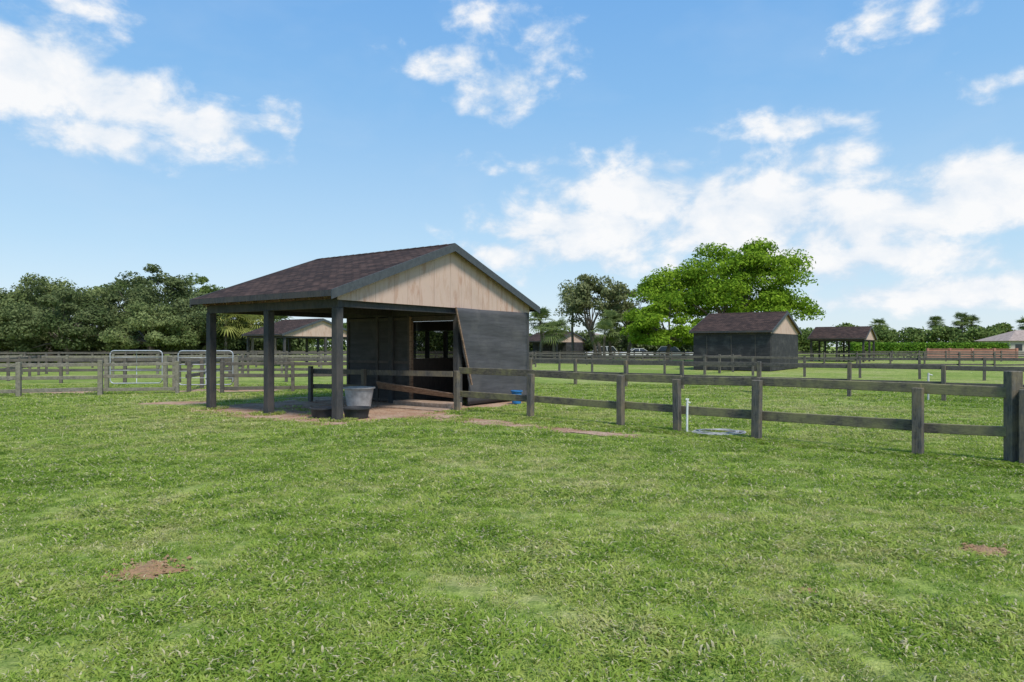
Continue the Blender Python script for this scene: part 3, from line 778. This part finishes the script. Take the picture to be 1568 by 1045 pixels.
car(12.6, 96.7, 0.2, 'carwhite', True); car(17.6, 97, 0.1, 'carwhite'); car(22.6, 96, 2.9, 'carsilver', True); car(27.4, 98, 0.0, 'carwhite', True); car(79, 99, 0.3, 'carwhite', True)

# ------------------------------------------------------------------ world
world = bpy.data.worlds.new("World"); scene.world = world; world.use_nodes = True
nt = world.node_tree; nt.nodes.clear(); n = N(nt)
SUN_EL, SUN_AZ = R(58), R(150)
sky = n.node('ShaderNodeTexSky', sky_type='NISHITA'); sky.sun_disc = False; sky.sun_elevation = SUN_EL; sky.sun_rotation = SUN_AZ
sky.air_density = 1.0; sky.dust_density = 0.6; sky.ozone_density = 1.6
bg1 = n.node('ShaderNodeBackground'); bg1.inputs[1].default_value = 0.15
n.link(sky.outputs[0], bg1.inputs[0])
tc = n.node('ShaderNodeTexCoord'); sx = n.node('ShaderNodeSeparateXYZ'); n.link(tc.outputs['Generated'], sx.inputs[0])
az = n.math('ARCTAN2', sx.outputs[0], sx.outputs[1]); el = n.math('ARCSINE', sx.outputs[2])
cb = n.node('ShaderNodeCombineXYZ'); n.link(az, cb.inputs[0]); n.link(el, cb.inputs[1]); P = cb.outputs[0]
F = 1045.0
clouds_px = [(50,100,200,95,1.2),(170,150,160,70,1.15),(160,212,150,42,1.15),(300,195,150,50,1.05),(370,225,90,28,.7),(425,186,45,32,.8),(130,12,110,22,.6),
 (740,28,70,40,.35),(845,65,60,32,.35),(690,98,95,30,.8),(768,135,85,46,1.1),
 (1240,188,140,26,.7),(1370,18,120,34,.6),(1525,130,70,18,.35),
 (850,250,100,22,.5),(990,300,220,70,1.2),(900,360,200,75,1.2),(1130,330,270,95,1.3),(1320,335,250,90,1.25),(1500,295,230,90,1.35),(1250,250,130,40,.75),
 (760,392,80,34,.85),(1300,395,330,55,.95),(1460,448,300,38,1.05)]
Mk = None
for (px, py, a, c, w) in clouds_px:
    u = math.atan((px-784)/F); ca = math.cos(u); v = math.atan((530-py)/F*ca)
    ra = a/F*ca*ca; re = c/F*ca
    q = n.vmath('MULTIPLY_ADD', P, (1/ra, 1/re, 0), (-u/ra, -v/re, 0))
    d = n.vmath('LENGTH', q); mval = n.math('MULTIPLY_ADD', d, -w, w)
    Mk = mval if Mk is None else n.math('MAXIMUM', Mk, mval)
Mk = n.math('MAXIMUM', Mk, -0.6)
Pn = n.vmath('MULTIPLY', P, (1.0, 1.5, 1.0))
nz = n.noise(Pn, 10.0, 8, 0.60, 0.2)
vo = n.node('ShaderNodeTexVoronoi', feature='SMOOTH_F1'); vo.inputs['Scale'].default_value = 30; vo.inputs['Smoothness'].default_value = 0.8
n.link(Pn, vo.inputs['Vector'])
puff = n.math('MULTIPLY_ADD', vo.outputs['Distance'], -0.5, 0.22)
dens0 = n.math('ADD', n.math('ADD', n.math('MULTIPLY', Mk, 0.9), n.math('MULTIPLY_ADD', nz, 2.4, -1.20)), puff)
dens = n.mapr(dens0, -0.05, 0.66, 0, 1, smooth=True)
thin = n.math('MULTIPLY', n.mapr(n.noise(n.vmath('MULTIPLY', P, (0.8, 1.6, 1)), 5.0, 4, 0.6, 0.3), 0.5, 0.75), 0.12)
dens = n.math('MAXIMUM', dens, thin)
dens = n.math('MULTIPLY', dens, n.mapr(el, -0.02, 0.03, 0.4, 0.95))
shade = n.mapr(n.math('ADD', n.math('MULTIPLY', nz, 0.9), n.math('MULTIPLY', n.math('MINIMUM', dens0, 0.7), 0.25)), 0.42, 0.70)
ccol = n.mix(shade, (0.66, 0.77, 0.90), (0.98, 0.98, 0.985))
bg2 = n.node('ShaderNodeBackground'); n.link(ccol, bg2.inputs[0]); bg2.inputs[1].default_value = 1.0
hz = n.ramp(n.mapr(el, 0.0, 0.62), [(0.0, (0.74, 0.86, 0.96)), (0.22, (0.49, 0.73, 0.94)), (0.55, (0.26, 0.55, 0.92)), (1.0, (0.11, 0.38, 0.88))])
bg3 = n.node('ShaderNodeBackground'); n.link(hz, bg3.inputs[0]); bg3.inputs[1].default_value = 1.0
mh = n.node('ShaderNodeMixShader'); mh.inputs[0].default_value = 0.78; n.link(bg1.outputs[0], mh.inputs[1]); n.link(bg3.outputs[0], mh.inputs[2])
mx = n.node('ShaderNodeMixShader'); n.link(dens, mx.inputs[0]); n.link(mh.outputs[0], mx.inputs[1]); n.link(bg2.outputs[0], mx.inputs[2])
wo = n.node('ShaderNodeOutputWorld'); n.link(mx.outputs[0], wo.inputs[0])
try: world.cycles.sampling_method = 'NONE'
except Exception as e: print(e)

# ------------------------------------------------------------------ sun + camera
sl = bpy.data.lights.new('sun', 'SUN'); sl.energy = 4.1; sl.angle = R(14); sl.color = (1.0, 0.95, 0.86)
so = bpy.data.objects.new('sun', sl); scene.collection.objects.link(so)
sd = Vector((math.sin(SUN_AZ)*math.cos(SUN_EL), math.cos(SUN_AZ)*math.cos(SUN_EL), math.sin(SUN_EL)))
so.rotation_euler = sd.to_track_quat('Z', 'Y').to_euler(); so.location = (0, 0, 50)
cam = bpy.data.cameras.new('camera'); cam.lens = 24; cam.sensor_width = 36; cam.shift_y = 0.0048; cam.clip_end = 4000
co = bpy.data.objects.new('camera', cam); scene.collection.objects.link(co)
co.location = (0, 0, 1.8); co.rotation_euler = (R(90), 0, 0); scene.camera = co
scene.view_settings.view_transform = 'Standard'; scene.view_settings.look = 'None'; scene.view_settings.exposure = 0
